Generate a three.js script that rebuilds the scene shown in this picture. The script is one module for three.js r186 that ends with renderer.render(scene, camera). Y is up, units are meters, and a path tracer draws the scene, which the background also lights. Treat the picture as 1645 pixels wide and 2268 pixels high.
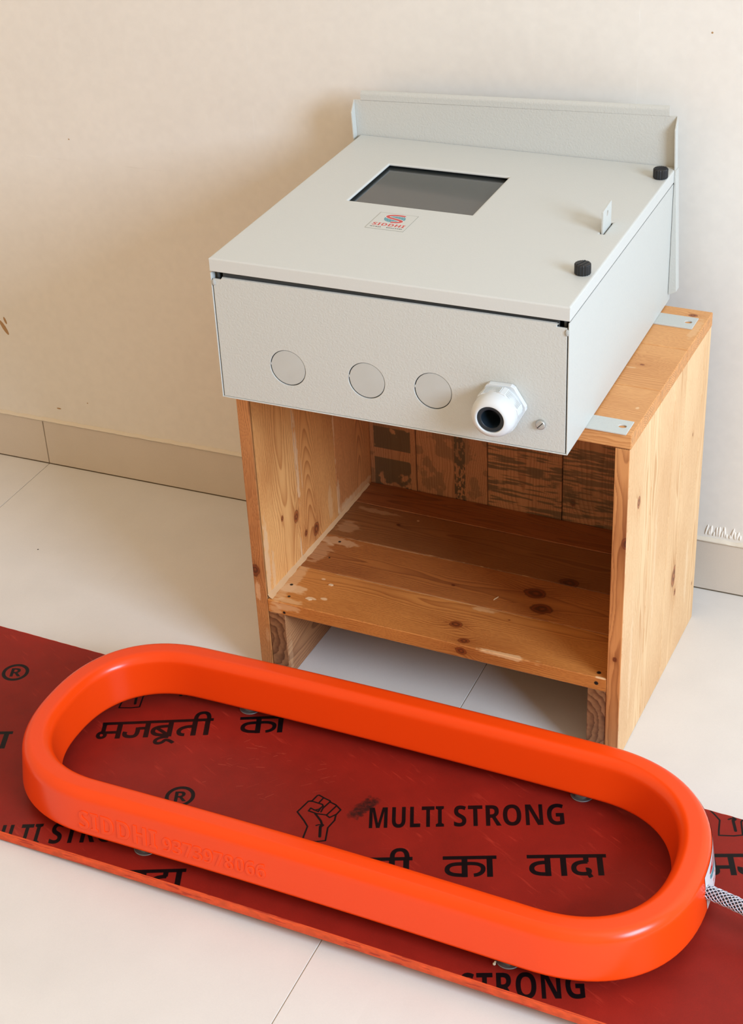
import * as THREE from 'three';
import { RoundedBoxGeometry } from 'three/addons/geometries/RoundedBoxGeometry.js';
import { mergeGeometries, toCreasedNormals } from 'three/addons/utils/BufferGeometryUtils.js';
import { RectAreaLightUniformsLib } from 'three/addons/lights/RectAreaLightUniformsLib.js';
import { FontLoader } from 'three/addons/loaders/FontLoader.js';
import { TextGeometry } from 'three/addons/geometries/TextGeometry.js';

// ---------------------------------------------------------------- camera, sky, daylight, exposure
const scene = new THREE.Scene();
const camera = new THREE.PerspectiveCamera(33.981, 1645 / 2268, 0.05, 60);
camera.position.set(0.48956, 1.28445, 1.83912);
camera.up.set(-0.17357, 0.8477, -0.50129);
camera.lookAt(0.48956 - 0.35634, 1.28445 - 0.52858, 1.83912 - 0.77047);
scene.add(camera);
const renderer = new THREE.WebGLRenderer();
renderer.toneMapping = THREE.LinearToneMapping;
renderer.toneMappingExposure = 1.0;
renderer.shadowMap.enabled = true;
scene.background = new THREE.Color(0.75, 0.88, 1.0);
RectAreaLightUniformsLib.init();
// room: x -1.6 .. 2.3, z 0 .. 3.5, y 0 .. 2.7; the window is in the right wall
const ROOM = { x0: -1.6, x1: 2.3, z1: 3.5, h: 2.7 };
const WIN = { z: 1.62, w: 1.15, y: 1.62, h: 1.0 };
const daylight = new THREE.RectAreaLight(new THREE.Color(0.77, 0.98, 1.28), 24.8, WIN.w, WIN.h);
daylight.position.set(ROOM.x1 - 0.01, WIN.y, WIN.z);
daylight.lookAt(0, WIN.y, WIN.z);
scene.add(daylight);

// ---------------------------------------------------------------- helpers
const taken = {};
function numbered(name) { const n = (taken[name] = (taken[name] || 0) + 1); return n === 1 ? name : name + '_' + String(n - 1).padStart(3, '0'); }
function tag(o, label, category, group) { o.userData.label = label; o.userData.category = category; if (group) o.userData.group = group; return o; }
function thing(name, label, category, [x, y, z] = [0, 0, 0], turn = 0) {
  const o = new THREE.Group(); o.name = numbered(name); o.position.set(x, y, z); o.rotation.y = turn; scene.add(o);
  return tag(o, label, category);
}
function part(name, geometry, material, parent, label) {
  const m = new THREE.Mesh(geometry, material); m.name = name; m.castShadow = m.receiveShadow = true; parent.add(m);
  if (label) m.userData.label = label;
  return m;
}
function struct(name) { const o = new THREE.Group(); o.name = name; o.userData.kind = 'structure'; scene.add(o); return o; }
let seedState = 7;
function seed(n) { seedState = (n * 2654435761) >>> 0 || 1; }
function rnd() { seedState ^= seedState << 13; seedState >>>= 0; seedState ^= seedState >>> 17; seedState ^= seedState << 5; seedState >>>= 0; return seedState / 4294967296; }
const rr = (a, b) => a + (b - a) * rnd();
function hash(x, y, s) { let h = Math.imul(x, 374761393) ^ Math.imul(y, 668265263) ^ Math.imul(s, 1274126177); h = Math.imul(h ^ (h >>> 13), 1274126177); return ((h ^ (h >>> 16)) >>> 0) / 4294967296; }
function vnoise(x, y, s) {
  const xi = Math.floor(x), yi = Math.floor(y), fx = x - xi, fy = y - yi, u = fx * fx * (3 - 2 * fx), v = fy * fy * (3 - 2 * fy);
  const a = hash(xi, yi, s), b = hash(xi + 1, yi, s), c = hash(xi, yi + 1, s), d = hash(xi + 1, yi + 1, s);
  return a + (b - a) * u + (c - a) * v + (a - b - c + d) * u * v;
}
function fbm(x, y, s, o = 4) { let r = 0, a = 0.5; for (let i = 0; i < o; i++) { r += a * vnoise(x, y, s + i * 17); x *= 2.03; y *= 2.03; a *= 0.5; } return r / (1 - Math.pow(0.5, o)); }
const mix = (a, b, t) => a + (b - a) * t;
const clamp01 = t => Math.min(1, Math.max(0, t));
const sstep = (a, b, t) => { t = clamp01((t - a) / (b - a)); return t * t * (3 - 2 * t); };
function tex(w, h, fn, srgb = true, repeat) {
  const d = new Uint8Array(w * h * 4);
  for (let y = 0, i = 0; y < h; y++) for (let x = 0; x < w; x++, i += 4) { const c = fn(x, y); d[i] = clamp01(c[0] / 255) * 255; d[i + 1] = clamp01(c[1] / 255) * 255; d[i + 2] = clamp01(c[2] / 255) * 255; d[i + 3] = 255; }
  const t = new THREE.DataTexture(d, w, h); if (srgb) t.colorSpace = THREE.SRGBColorSpace;
  t.magFilter = THREE.LinearFilter; t.minFilter = THREE.LinearFilter; t.wrapS = t.wrapT = THREE.RepeatWrapping; t.needsUpdate = true;
  if (repeat) t.repeat.set(...repeat);
  return t;
}
function canvasTex(c) { const t = new THREE.CanvasTexture(c); t.colorSpace = THREE.SRGBColorSpace; t.anisotropy = 8; return t; }
const std = o => new THREE.MeshStandardMaterial(o);
const phys = o => new THREE.MeshPhysicalMaterial(o);
function rbox(w, h, d, r, x = 0, y = 0, z = 0, seg = 1) { const g = new RoundedBoxGeometry(w, h, d, seg, Math.min(r, w / 2.01, h / 2.01, d / 2.01)); g.translate(x, y, z); return g; }
function span(x0, x1, y0, y1, z0, z1, r = 0.0006, seg = 1) { return rbox(Math.abs(x1 - x0), Math.abs(y1 - y0), Math.abs(z1 - z0), r, (x0 + x1) / 2, (y0 + y1) / 2, (z0 + z1) / 2, seg); }
function merge(list) { return mergeGeometries(list.map(g => { const q = g.index ? g.toNonIndexed() : g; for (const k of Object.keys(q.attributes)) if (!['position', 'normal', 'uv'].includes(k)) q.deleteAttribute(k); return q; })); }
// uv in metres, chosen face by face
function metreUV(g) {
  const q = g.index ? g.toNonIndexed() : g, P = q.attributes.position, uv = new Float32Array(P.count * 2);
  const a = new THREE.Vector3(), b = new THREE.Vector3(), c = new THREE.Vector3();
  for (let i = 0; i < P.count; i += 3) {
    a.fromBufferAttribute(P, i); b.fromBufferAttribute(P, i + 1); c.fromBufferAttribute(P, i + 2);
    const n = b.clone().sub(a).cross(c.clone().sub(a)), ax = Math.abs(n.x), ay = Math.abs(n.y), az = Math.abs(n.z);
    [a, b, c].forEach((p, k) => { const t = ay >= ax && ay >= az ? [p.x, p.z] : ax >= az ? [p.z, p.y] : [p.x, p.y]; uv[(i + k) * 2] = t[0]; uv[(i + k) * 2 + 1] = t[1]; });
  }
  q.setAttribute('uv', new THREE.BufferAttribute(uv, 2));
  return q;
}

// ---------------------------------------------------------------- room shell
const plaster = tex(1024, 1024, (x, y) => {
  const n = fbm(x / 90, y / 90, 3, 5), f = fbm(x / 7, y / 7, 9, 2), k = 1 + (n - 0.5) * 0.022 + (f - 0.5) * 0.022;
  return [232 * k, 226 * k, 215 * (k * 0.98 + 0.02)];
});
plaster.repeat.set(1 / 1.3, 1 / 1.3);
const plasterBump = tex(512, 512, (x, y) => { const v = 128 + (fbm(x / 40, y / 40, 21, 4) - 0.5) * 180 + (fbm(x / 5, y / 5, 22, 2) - 0.5) * 40; return [v, v, v]; }, false, [1 / 0.5, 1 / 0.5]);
const wallPaint = std({ map: plaster, roughness: 0.82, bumpMap: plasterBump, bumpScale: 0.0005 });
const warmPaint = std({ color: new THREE.Color(0.86, 0.58, 0.33), roughness: 0.9 });
const ceilingPaint = std({ color: new THREE.Color(0.82, 0.68, 0.50), roughness: 0.9 });

const backWall = struct('wall_back');
const T = 0.15;
{
  const g = new THREE.BoxGeometry(ROOM.x1 - ROOM.x0 + 2 * T, ROOM.h + 0.1, T); g.translate((ROOM.x0 + ROOM.x1) / 2, ROOM.h / 2, -0.004 - T / 2);
  part('plaster_face', metreUV(g), wallPaint, backWall);
  // ragged paint and grout bead along the top of the skirting
  const P = [], N = 260, I = [];
  for (let i = 0; i <= N; i++) {
    const u = -1.1 + 1.5 * i / N, h = 0.0765 + 0.0035 * fbm(u * 60, 1, 5, 3), d = 0.001 + 0.0015 * fbm(u * 90, 4, 6, 3);
    P.push(u, 0.0755, -0.002, u, 0.0758, d, u, h, d * 0.6, u, h + 0.0015, -0.0045);
    if (i < N) for (let k = 0; k < 3; k++) { const a = i * 4 + k; I.push(a, a + 4, a + 1, a + 1, a + 4, a + 5); }
  }
  const bg = new THREE.BufferGeometry(); bg.setAttribute('position', new THREE.Float32BufferAttribute(P, 3)); bg.setIndex(I); bg.computeVertexNormals();
  part('paint_bead', bg, std({ color: new THREE.Color('#e6dac6'), roughness: 0.85, side: THREE.DoubleSide }), backWall);
  // scraped filler marks: small raised smears of plaster low on the right, and one brown smear far left
  const fillerMat = std({ color: new THREE.Color('#f3ece0'), roughness: 0.9 });
  seed(41);
  for (let i = 0; i < 14; i++) {
    const w = rr(0.001, 0.0022), h = rr(0.006, 0.018), x = 0.116 + i * 0.0034 + rr(-0.001, 0.001), y = 0.083 + h / 2;
    const s = new THREE.SphereGeometry(1, 8, 6); s.scale(w, h / 2, 0.0016); s.rotateZ(rr(-0.3, 0.1)); s.translate(x, y, -0.004);
    part('plaster_smear', s, fillerMat, backWall);
  }
  const brown = std({ color: new THREE.Color('#b08a5e'), roughness: 0.9 });
  for (const [x, y, w, h, r] of [[-0.948, 0.224, 0.0035, 0.013, 0.5], [-0.944, 0.236, 0.002, 0.006, 0.3], [-0.873, 0.1, 0.004, 0.0012, 0], [-0.82, 0.118, 0.001, 0.001, 0], [-0.785, 0.53, 0.001, 0.001, 0], [0.083, 0.737, 0.0012, 0.0012, 0]]) {
    const s = new THREE.SphereGeometry(1, 10, 6); s.scale(w, h, 0.0004); s.rotateZ(r); s.translate(x, y, -0.004);
    part('brown_smear', s, brown, backWall);
  }
}
{
  const tile = tex(1024, 1024, (x, y) => {
    const n = fbm(x / 60, y / 60, 33, 5), f = hash(x, y, 5), k = 1 + (n - 0.5) * 0.035 + (f - 0.5) * 0.012;
    return [227 * k, 221 * k, 213 * k];
  });
  tile.repeat.set(1 / 0.9, 1 / 0.9);
  const tileMat = std({ map: tile, roughness: 0.42 });
  const skirtTex = tile.clone(); skirtTex.needsUpdate = true;
  const skirtMat = std({ map: skirtTex, color: new THREE.Color('#efe7dc'), roughness: 0.4 });
  const grout = std({ color: new THREE.Color('#a3937b'), roughness: 0.95 });
  const floor = struct('floor');
  const bed = new THREE.BoxGeometry(ROOM.x1 - ROOM.x0 + 2 * T, 0.1, ROOM.z1 + 2 * T); bed.translate((ROOM.x0 + ROOM.x1) / 2, -0.0508, ROOM.z1 / 2);
  part('grout_bed', bed, grout, floor);
  const P = 0.8081, xs = []; for (let x = -0.90463 - 2 * P; x < ROOM.x1; x += P) xs.push(x);
  const zs = [0, 0.61, 0.61 + P, 0.61 + 2 * P, 0.61 + 3 * P, 0.61 + 4 * P], G = 0.00045;
  seed(5);
  for (const x of xs) for (let k = 0; k < zs.length - 1; k++) {
    const x0 = Math.max(x, ROOM.x0), x1 = Math.min(x + P, ROOM.x1), z0 = zs[k], z1 = Math.min(zs[k + 1], ROOM.z1);
    if (x1 - x0 < 0.02 || z1 - z0 < 0.02) continue;
    const g = metreUV(span(x0 + G, x1 - G, -0.01, 0, z0 + (k ? G : 0), z1 - G, 0.0006)), ox = rnd(), oz = rnd(), uv = g.attributes.uv;
    for (let i = 0; i < uv.count; i++) uv.setXY(i, uv.getX(i) + ox, uv.getY(i) + oz);
    part('tile', g, tileMat, floor);
  }
  const dot = new THREE.SphereGeometry(0.0012, 10, 6); dot.scale(1, 0.3, 1); dot.translate(-0.7866, 0, 0.2153); part('dark_speck', dot, std({ color: new THREE.Color('#2a231c'), roughness: 0.9 }), floor);
  const skirt = struct('baseboard_back');
  for (const x of xs) {
    const x0 = Math.max(x, ROOM.x0), x1 = Math.min(x + P, ROOM.x1); if (x1 - x0 < 0.02) continue;
    part('tile', metreUV(span(x0 + 0.0008, x1 - 0.0008, 0.0012, 0.076, -0.0075, 0, 0.0008)), skirtMat, skirt);
  }
  part('grout_line', span(ROOM.x0, ROOM.x1, 0, 0.074, -0.0075, -0.0015, 0.0002), grout, skirt);
}
{
  const box = (n, x0, x1, y0, y1, z0, z1, m) => part('wall_panel', new THREE.BoxGeometry(x1 - x0, y1 - y0, z1 - z0).translate((x0 + x1) / 2, (y0 + y1) / 2, (z0 + z1) / 2), m, n);
  const left = struct('wall_left'); box(left, ROOM.x0 - T, ROOM.x0, 0, ROOM.h, 0, ROOM.z1, warmPaint);
  const front = struct('wall_front'); box(front, ROOM.x0 - T, ROOM.x1 + T, 0, ROOM.h, ROOM.z1, ROOM.z1 + T, warmPaint);
  const ceil = struct('ceiling'); part('ceiling_slab', new THREE.BoxGeometry(ROOM.x1 - ROOM.x0 + 2 * T, 0.15, ROOM.z1 + 2 * T).translate((ROOM.x0 + ROOM.x1) / 2, ROOM.h + 0.075, ROOM.z1 / 2), ceilingPaint, ceil);
  const right = struct('wall_right');
  const wz0 = WIN.z - WIN.w / 2, wz1 = WIN.z + WIN.w / 2, wy0 = WIN.y - WIN.h / 2, wy1 = WIN.y + WIN.h / 2;
  box(right, ROOM.x1, ROOM.x1 + T, 0, wy0, 0, ROOM.z1, wallPaint); box(right, ROOM.x1, ROOM.x1 + T, wy1, ROOM.h, 0, ROOM.z1, wallPaint);
  box(right, ROOM.x1, ROOM.x1 + T, wy0, wy1, 0, wz0, wallPaint); box(right, ROOM.x1, ROOM.x1 + T, wy0, wy1, wz1, ROOM.z1, wallPaint);
  const win = struct('window_1'), wx = ROOM.x1 + 0.09, fm = std({ color: new THREE.Color('#d8d6d0'), roughness: 0.5 }), f = 0.04;
  for (const [y0, y1, z0, z1] of [[wy0, wy0 + f, wz0, wz1], [wy1 - f, wy1, wz0, wz1], [wy0 + f, wy1 - f, wz0, wz0 + f], [wy0 + f, wy1 - f, wz1 - f, wz1], [wy0 + f, wy1 - f, WIN.z - 0.02, WIN.z + 0.02]])
    part('window_frame', span(wx - 0.02, wx + 0.02, y0, y1, z0, z1, 0.003), fm, win);
  const glass = phys({ color: 0xffffff, transmission: 1, roughness: 0.02, thickness: 0 });
  for (const [z0, z1] of [[wz0 + f, WIN.z - 0.02], [WIN.z + 0.02, wz1 - f]]) part('pane', span(wx - 0.003, wx + 0.003, wy0 + f, wy1 - f, z0, z1, 0.0005), glass, win);
}

// ---------------------------------------------------------------- pine planks
// o: L length, W width (m), light / dark sRGB, knots [[s, t, radius]] and pale [[s, t, length, width, strength]] in metres from the plank's start corner
function woodTexture(o) {
  const pm = 1500, w = Math.max(64, Math.round(o.L * pm)), hf = Math.max(24, Math.round(o.W * pm)), he = 40, h = hf + he, s0 = o.seed;
  const L = o.light, D = o.dark, knots = o.knots || [], pale = o.pale || [], holes = o.holes || [], pith = o.pith ?? 0.5, fq = o.freq ?? 330;
  const paleC = o.paleColor || [236, 196, 150], fade = o.fade;
  return tex(w, h, (x, y) => {
    if (y >= hf) { // end grain strip
      const a = x / pm, b = (y - hf) / pm, r = Math.hypot(a - 0.04 - 0.05 * hash(1, 2, s0), b + 0.02) * (o.endFreq || 420) + fbm(a * 50, b * 50, s0, 3) * 2, f = Math.pow(r - Math.floor(r), 2), k = 0.86 + 0.2 * fbm(a * 300, b * 300, s0 + 3, 2);
      const e = o.endTone || 0.9;
      return [mix(L[0], D[0], f) * k * e, mix(L[1], D[1], f) * k * e, mix(L[2], D[2], f) * k * e];
    }
    let a = x / pm, b = y / pm, kd = 0, kc = 0, halo = 0;
    const wob = (fbm(a * 5, b * 12, s0, 4) - 0.5) * 0.03 + (fbm(a * 18, b * 60, s0 + 9, 3) - 0.5) * 0.006;
    let d = b - pith * o.W + wob;
    for (const [ka, kb, kr] of knots) {
      const da = (a - ka) / 2.2, db = b - kb, q = Math.hypot(da, db) / kr;
      d += kr * 1.1 * Math.sign(db || 1) * Math.exp(-q * q * 0.35) * 0.8;
      const q2 = Math.hypot((a - ka) / 1.35 + (fbm(a * 200, b * 200, s0 + 2, 2) - 0.5) * kr * 0.4, db) / kr;
      if (q2 < 1.05) { kd = Math.max(kd, sstep(1.05, 0.8, q2)); kc = q2; }
      halo = Math.max(halo, Math.exp(-Math.max(0, q - 0.9) * 1.4) * 0.5);
    }
    const depth = 0.012 + (o.arch ?? 0.01) * fbm(a * 3, 2, s0 + 4, 2);
    const r = Math.hypot(d, depth) * fq * 1.6, f0 = r - Math.floor(r), ring = Math.pow(f0, 2.2) * (f0 > 0.93 ? (1 - f0) / 0.07 : 1);
    const fiber = fbm(a * 40, b * 1600, s0 + 6, 3), patch = fbm(a * 7, b * 14, s0 + 7, 4);
    let t = clamp01(ring * 0.72 + (fiber - 0.5) * 0.35 + (patch - 0.45) * 0.75 + halo * 0.5);
    let c = [mix(L[0], D[0], t), mix(L[1], D[1], t), mix(L[2], D[2], t)];
    if (kd) { const kk = 0.5 + 0.5 * Math.sin(kc * 9 + 1), K = [D[0] * mix(0.5, 0.95, kk), D[1] * mix(0.4, 0.78, kk), D[2] * mix(0.38, 0.7, kk)], e = kc > 0.78 ? 0.72 : 1; c = c.map((v, i) => mix(v, K[i] * e, kd * 0.8)); }
    for (const [pa, pb, pl, pw, ps] of pale) {
      const q = Math.hypot((a - pa) / (pl / 2), (b - pb) / (pw / 2)), n = fbm(a * 120, b * 260, s0 + 11, 3);
      const m = sstep(1.15, 0.75, q + (n - 0.5) * 1.1) * ps; if (m > 0) c = c.map((v, i) => mix(v, paleC[i], m));
    }
    for (const [ha, hb, hr] of holes) { const q = Math.hypot(a - ha, b - hb) / hr; if (q < 1.2) c = c.map(v => mix(v, 24, sstep(1.2, 0.8, q))); }
    if (fade) c = fade(a, b, c);
    return c;
  });
}
const AX = { x: 0, y: 1, z: 2 };
// box [x0,x1,y0,y1,z0,z1]; grain runs along `along`, the face's other axis is `across`
function plank(name, box, along, across, o, parent, label) {
  const lo = [Math.min(box[0], box[1]), Math.min(box[2], box[3]), Math.min(box[4], box[5])], hi = [Math.max(box[0], box[1]), Math.max(box[2], box[3]), Math.max(box[4], box[5])];
  const ia = AX[along], ic = AX[across], it = 3 - ia - ic, Ln = hi[ia] - lo[ia], W = hi[ic] - lo[ic];
  const g = span(...box, o.round ?? 0.0011, 1), q = g.index ? g.toNonIndexed() : g, P = q.attributes.position, N = q.attributes.normal, uv = new Float32Array(P.count * 2);
  const hf = Math.max(24, Math.round(W * 1500)), H = hf + 40;
  const wear = o.wear ?? 0.0004;
  for (let i = 0; i < P.count; i += 3) {
    const n = [0, 0, 0]; for (let k = 0; k < 3; k++) { n[0] += N.getX(i + k); n[1] += N.getY(i + k); n[2] += N.getZ(i + k); }
    const m = n.map(Math.abs), end = m[ia] > m[ic] && m[ia] > m[it], edge = !end && m[ic] > m[it];
    for (let k = 0; k < 3; k++) {
      const p = [P.getX(i + k), P.getY(i + k), P.getZ(i + k)]; let u, v;
      const a = (p[ia] - lo[ia]) / Ln, c = p[ic] - lo[ic], t = p[it] - lo[it];
      if (end) { u = c / Ln; v = (hf + 2 + Math.min(36, t * 1500)) / H; }
      else if (edge) { u = a; v = Math.min(hf - 1, (n[ic] > 0 ? Math.max(1, hf - (hi[it] - p[it]) * 1500 - 1) : 1 + (hi[it] - p[it]) * 1500)) / H; }
      else { u = a; v = Math.min(hf - 1, Math.max(1, c * 1500)) / H; }
      uv[(i + k) * 2] = u; uv[(i + k) * 2 + 1] = v;
    }
  }
  q.setAttribute('uv', new THREE.BufferAttribute(uv, 2));
  const mat = std({ map: woodTexture({ L: Ln, W, ...o }), roughness: o.rough ?? 0.5 });
  return part(name, q, mat, parent, label);
}

// ---------------------------------------------------------------- wooden shelf box (origin: front right bottom corner; +x right, +z front)
const KW = 0.46623, KH = 0.43433, KD = 0.31, TS = 0.0163, TT = 0.0177, SH = 0.11536, ST = 0.0182, KB = 0.0085;
const box = thing('wooden_shelf_box', 'open pine plank box with low shelf, standing on tiles under the grey metal enclosure', 'shelf', [0.10946, 0, 0.37612], -0.03127);
{
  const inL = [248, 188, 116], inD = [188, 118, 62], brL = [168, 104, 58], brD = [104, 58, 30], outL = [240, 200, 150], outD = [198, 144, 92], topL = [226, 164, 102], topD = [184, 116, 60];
  const g = 0.0004, yT = KH - TT;
  // right side: five vertical boards, front to back
  const rs = [0, -0.085, -0.165, -0.212, -0.285, -KD];
  for (let i = 0; i < 5; i++) plank('plank', [-TS, 0, 0, yT - 0.0003, rs[i] - (i ? g : 0), rs[i + 1] + (i < 4 ? g : 0)], 'y', 'z',
    { seed: 100 + i, light: outL, dark: outD, freq: [300, 260, 330, 300, 280][i], pith: [0.25, 0.8, 0.4, -0.3, 0.5][i], rough: 0.55, round: i ? 0.0008 : 0.0014,
      knots: [[[0.33, 0.045, 0.006]], [], [[0.13, 0.006, 0.011]], [[0.1, 0.07, 0.004], [0.3, 0.03, 0.002]], [[0.06, 0.012, 0.002]]][i],
      pale: [[[0.12, 0.05, 0.16, 0.01, 0.4]], [[0.2, 0.05, 0.2, 0.008, 0.4]], [], [[0.1, 0.02, 0.1, 0.01, 0.5]], []][i], paleColor: [246, 214, 172] }, box);
  // darker stained front edge of the right side
  plank('front_strip', [-TS, -0.0008, 0.0005, yT - 0.0005, -0.004, 0.0006], 'y', 'x', { seed: 131, light: [212, 146, 86], dark: [142, 82, 40], freq: 380, pith: 0.45, arch: 0.012, knots: [[0.145, 0.008, 0.0028], [0.3, 0.016, 0.006]], round: 0.0006 }, box, 'reddish stained front edge');
  // left side: three vertical boards
  const ls = [0, -0.098, -0.2005, -KD];
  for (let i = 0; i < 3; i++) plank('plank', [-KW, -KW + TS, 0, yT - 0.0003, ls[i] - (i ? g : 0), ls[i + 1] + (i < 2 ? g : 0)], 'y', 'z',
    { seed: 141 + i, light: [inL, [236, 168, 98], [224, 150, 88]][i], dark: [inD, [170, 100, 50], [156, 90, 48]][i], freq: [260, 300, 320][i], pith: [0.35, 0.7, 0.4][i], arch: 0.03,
      // t runs from the back edge of the board to its front edge
      knots: [[[0.2, 0.044, 0.0032], [0.182, 0.009, 0.0068]], [[0.145, 0.09, 0.004], [0.135, 0.062, 0.008]], []][i],
      pale: [[[0.16, 0.088, 0.12, 0.012, 0.75], [0.14, 0.075, 0.07, 0.008, 0.6], [0.115, 0.05, 0.004, 0.19, 0.8], [0.31, 0.0008, 0.2, 0.004, 0.9], [0.13, 0.001, 0.03, 0.006, 0.8]],
        [[0.115, 0.05, 0.005, 0.2, 0.7], [0.26, 0.099, 0.12, 0.006, 0.8], [0.23, 0.09, 0.05, 0.002, 0.6], [0.15, 0.02, 0.05, 0.012, 0.4], [0.34, 0.001, 0.2, 0.002, 0.7]],
        [[0.12, 0.09, 0.02, 0.06, 0.5], [0.122, 0.05, 0.01, 0.12, 0.5], [0.14, 0.106, 0.06, 0.008, 0.6], [0.35, 0.108, 0.3, 0.003, 0.5]]][i], round: i ? 0.0008 : 0.0014 }, box);
  plank('front_strip', [-KW + 0.0003, -KW + TS, 0.0005, yT - 0.0005, -0.004, 0.0006], 'y', 'x', { seed: 151, light: [204, 140, 82], dark: [134, 80, 40], freq: 420, pith: 1.4, arch: 0.02, knots: [[0.155, 0.003, 0.007]], pale: [[0.125, 0.004, 0.03, 0.006, 0.6], [0.06, 0.012, 0.02, 0.006, 0.3]], round: 0.0006 }, box, 'reddish stained front edge');
  // top: three boards side to side
  const tp = [0.0004, -0.102, -0.205, -KD];
  for (let i = 0; i < 3; i++) plank('plank', [-KW - 0.0003, 0.0006, yT, KH, tp[i] - (i ? g : 0), tp[i + 1] + (i < 2 ? g : 0)], 'x', 'z',
    { seed: 160 + i, light: topL, dark: topD, freq: [260, 330, 300][i], pith: [-0.3, 0.9, -0.2][i], arch: 0.004, endTone: 1.02, knots: [[], [[0.43, 0.05, 0.002]], [[0.448, 0.016, 0.004]]][i], round: 0.0012, pale: [[[0.455, 0.044, 0.004, 0.006, 0.7]], [[0.42, 0.06, 0.012, 0.003, 0.6]], [[0.46, 0.05, 0.01, 0.05, 0.4]]][i] }, box);
  // shelf: five boards side to side
  const sh = [0.0004, -0.0815, -0.1613, -0.246, -0.279, -KD + KB + 0.0006], x0 = -KW + TS + 0.0002, x1 = -TS - 0.0002;
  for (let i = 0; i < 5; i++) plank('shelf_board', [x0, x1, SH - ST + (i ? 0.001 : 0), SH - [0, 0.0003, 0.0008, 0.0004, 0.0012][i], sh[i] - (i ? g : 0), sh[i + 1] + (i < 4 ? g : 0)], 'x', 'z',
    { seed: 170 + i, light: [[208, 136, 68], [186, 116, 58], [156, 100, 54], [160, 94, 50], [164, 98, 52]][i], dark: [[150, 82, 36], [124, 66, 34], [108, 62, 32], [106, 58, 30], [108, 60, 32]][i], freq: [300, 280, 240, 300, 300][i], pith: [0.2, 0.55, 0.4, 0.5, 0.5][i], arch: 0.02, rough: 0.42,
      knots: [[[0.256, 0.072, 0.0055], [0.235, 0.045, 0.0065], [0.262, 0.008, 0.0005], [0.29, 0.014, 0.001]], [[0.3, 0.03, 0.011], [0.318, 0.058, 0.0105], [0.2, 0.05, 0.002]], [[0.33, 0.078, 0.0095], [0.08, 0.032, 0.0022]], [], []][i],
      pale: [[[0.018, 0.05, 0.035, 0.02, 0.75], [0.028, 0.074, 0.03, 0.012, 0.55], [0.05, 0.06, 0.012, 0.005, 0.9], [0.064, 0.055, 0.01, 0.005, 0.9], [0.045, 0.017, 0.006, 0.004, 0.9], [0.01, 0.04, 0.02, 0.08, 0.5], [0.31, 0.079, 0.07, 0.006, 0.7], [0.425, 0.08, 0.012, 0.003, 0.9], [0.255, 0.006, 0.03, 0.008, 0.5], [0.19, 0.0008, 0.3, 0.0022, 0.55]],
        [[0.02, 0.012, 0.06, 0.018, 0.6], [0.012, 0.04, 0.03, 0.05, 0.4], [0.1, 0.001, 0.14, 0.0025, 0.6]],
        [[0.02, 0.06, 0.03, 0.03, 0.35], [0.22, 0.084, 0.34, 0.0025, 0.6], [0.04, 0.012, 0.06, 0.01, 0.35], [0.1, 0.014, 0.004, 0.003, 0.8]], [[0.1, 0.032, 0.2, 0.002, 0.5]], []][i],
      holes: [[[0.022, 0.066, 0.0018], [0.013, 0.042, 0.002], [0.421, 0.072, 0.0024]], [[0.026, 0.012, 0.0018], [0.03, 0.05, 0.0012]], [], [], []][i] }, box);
  // back: five reclaimed boards with worn print
  const bs = [-KW + TS, -0.382, -0.28, -0.177, -0.082, -TS];
  for (let i = 0; i < 5; i++) plank('back_board', [bs[i] + (i ? g : 0.0002), bs[i + 1] - (i < 4 ? g : 0.0002), 0.012, yT - 0.0003, -KD + 0.0004, -KD + KB - [0, 0.0006, 0.0002, 0.0008, 0.0003][i]], 'y', 'x',
    { seed: 180 + i, light: [196, 140, 98], dark: [150, 98, 64], freq: 240, pith: 0.5, rough: 0.7, knots: [[], [], [[0.2, 0.085, 0.003]], [[0.13, 0.014, 0.004]], []][i],
      fade: (a, b, c) => { // worn print: blocks, smudges and streaks of ink left on old crate boards
        const n = fbm(a * 60, b * 60, 200 + i, 4), s = fbm(a * 400, b * 30, 210 + i, 3); let m = 0;
        if (i === 0) { const row = a % 0.075; m = row > 0.008 && row < 0.068 && b > 0.006 && b < 0.06 ? sstep(0.42, 0.5, n + 0.1) * (a > 0.19 ? 0.25 : 0.75) : 0; m = Math.max(m, b < 0.03 && row > 0.02 ? sstep(0.5, 0.55, n) * 0.3 : 0); }
        else if (i === 1) { const col = Math.abs(b - 0.062) < 0.008; m = sstep(0.52, 0.6, n) * 0.3; if (col) m = Math.max(m, sstep(0.42, 0.5, fbm(a * 220, b * 420, 230, 2)) * 0.85); }
        else if (i === 2) m = sstep(0.46, 0.56, s) * 0.65 * sstep(0.3, 0.5, n + 0.1);
        else if (i === 3) m = sstep(0.44, 0.55, s) * 0.55 + sstep(0.5, 0.6, n) * 0.2;
        else m = sstep(0.45, 0.6, n) * 0.5;
        return [mix(c[0], 84, m), mix(c[1], 70, m), mix(c[2], 48, m)];
      } }, box);
  // rails under the shelf
  for (const x of [[-KW + TS + 0.0003, -KW + TS + 0.0227], [-TS - 0.0227, -TS - 0.0003]])
    plank('foot_rail', [x[0], x[1], 0, SH - ST - 0.0002, -KD + 0.012, -0.0002], 'z', 'y', { seed: x[0] < -0.3 ? 191 : 192, light: [196, 138, 90], dark: [126, 76, 44], freq: 300, pith: 0.3, arch: 0.03, endTone: 0.82, endFreq: 120, knots: [], pale: [[0.29, 0.03, 0.01, 0.05, 0.3]] }, box);
}

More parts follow.
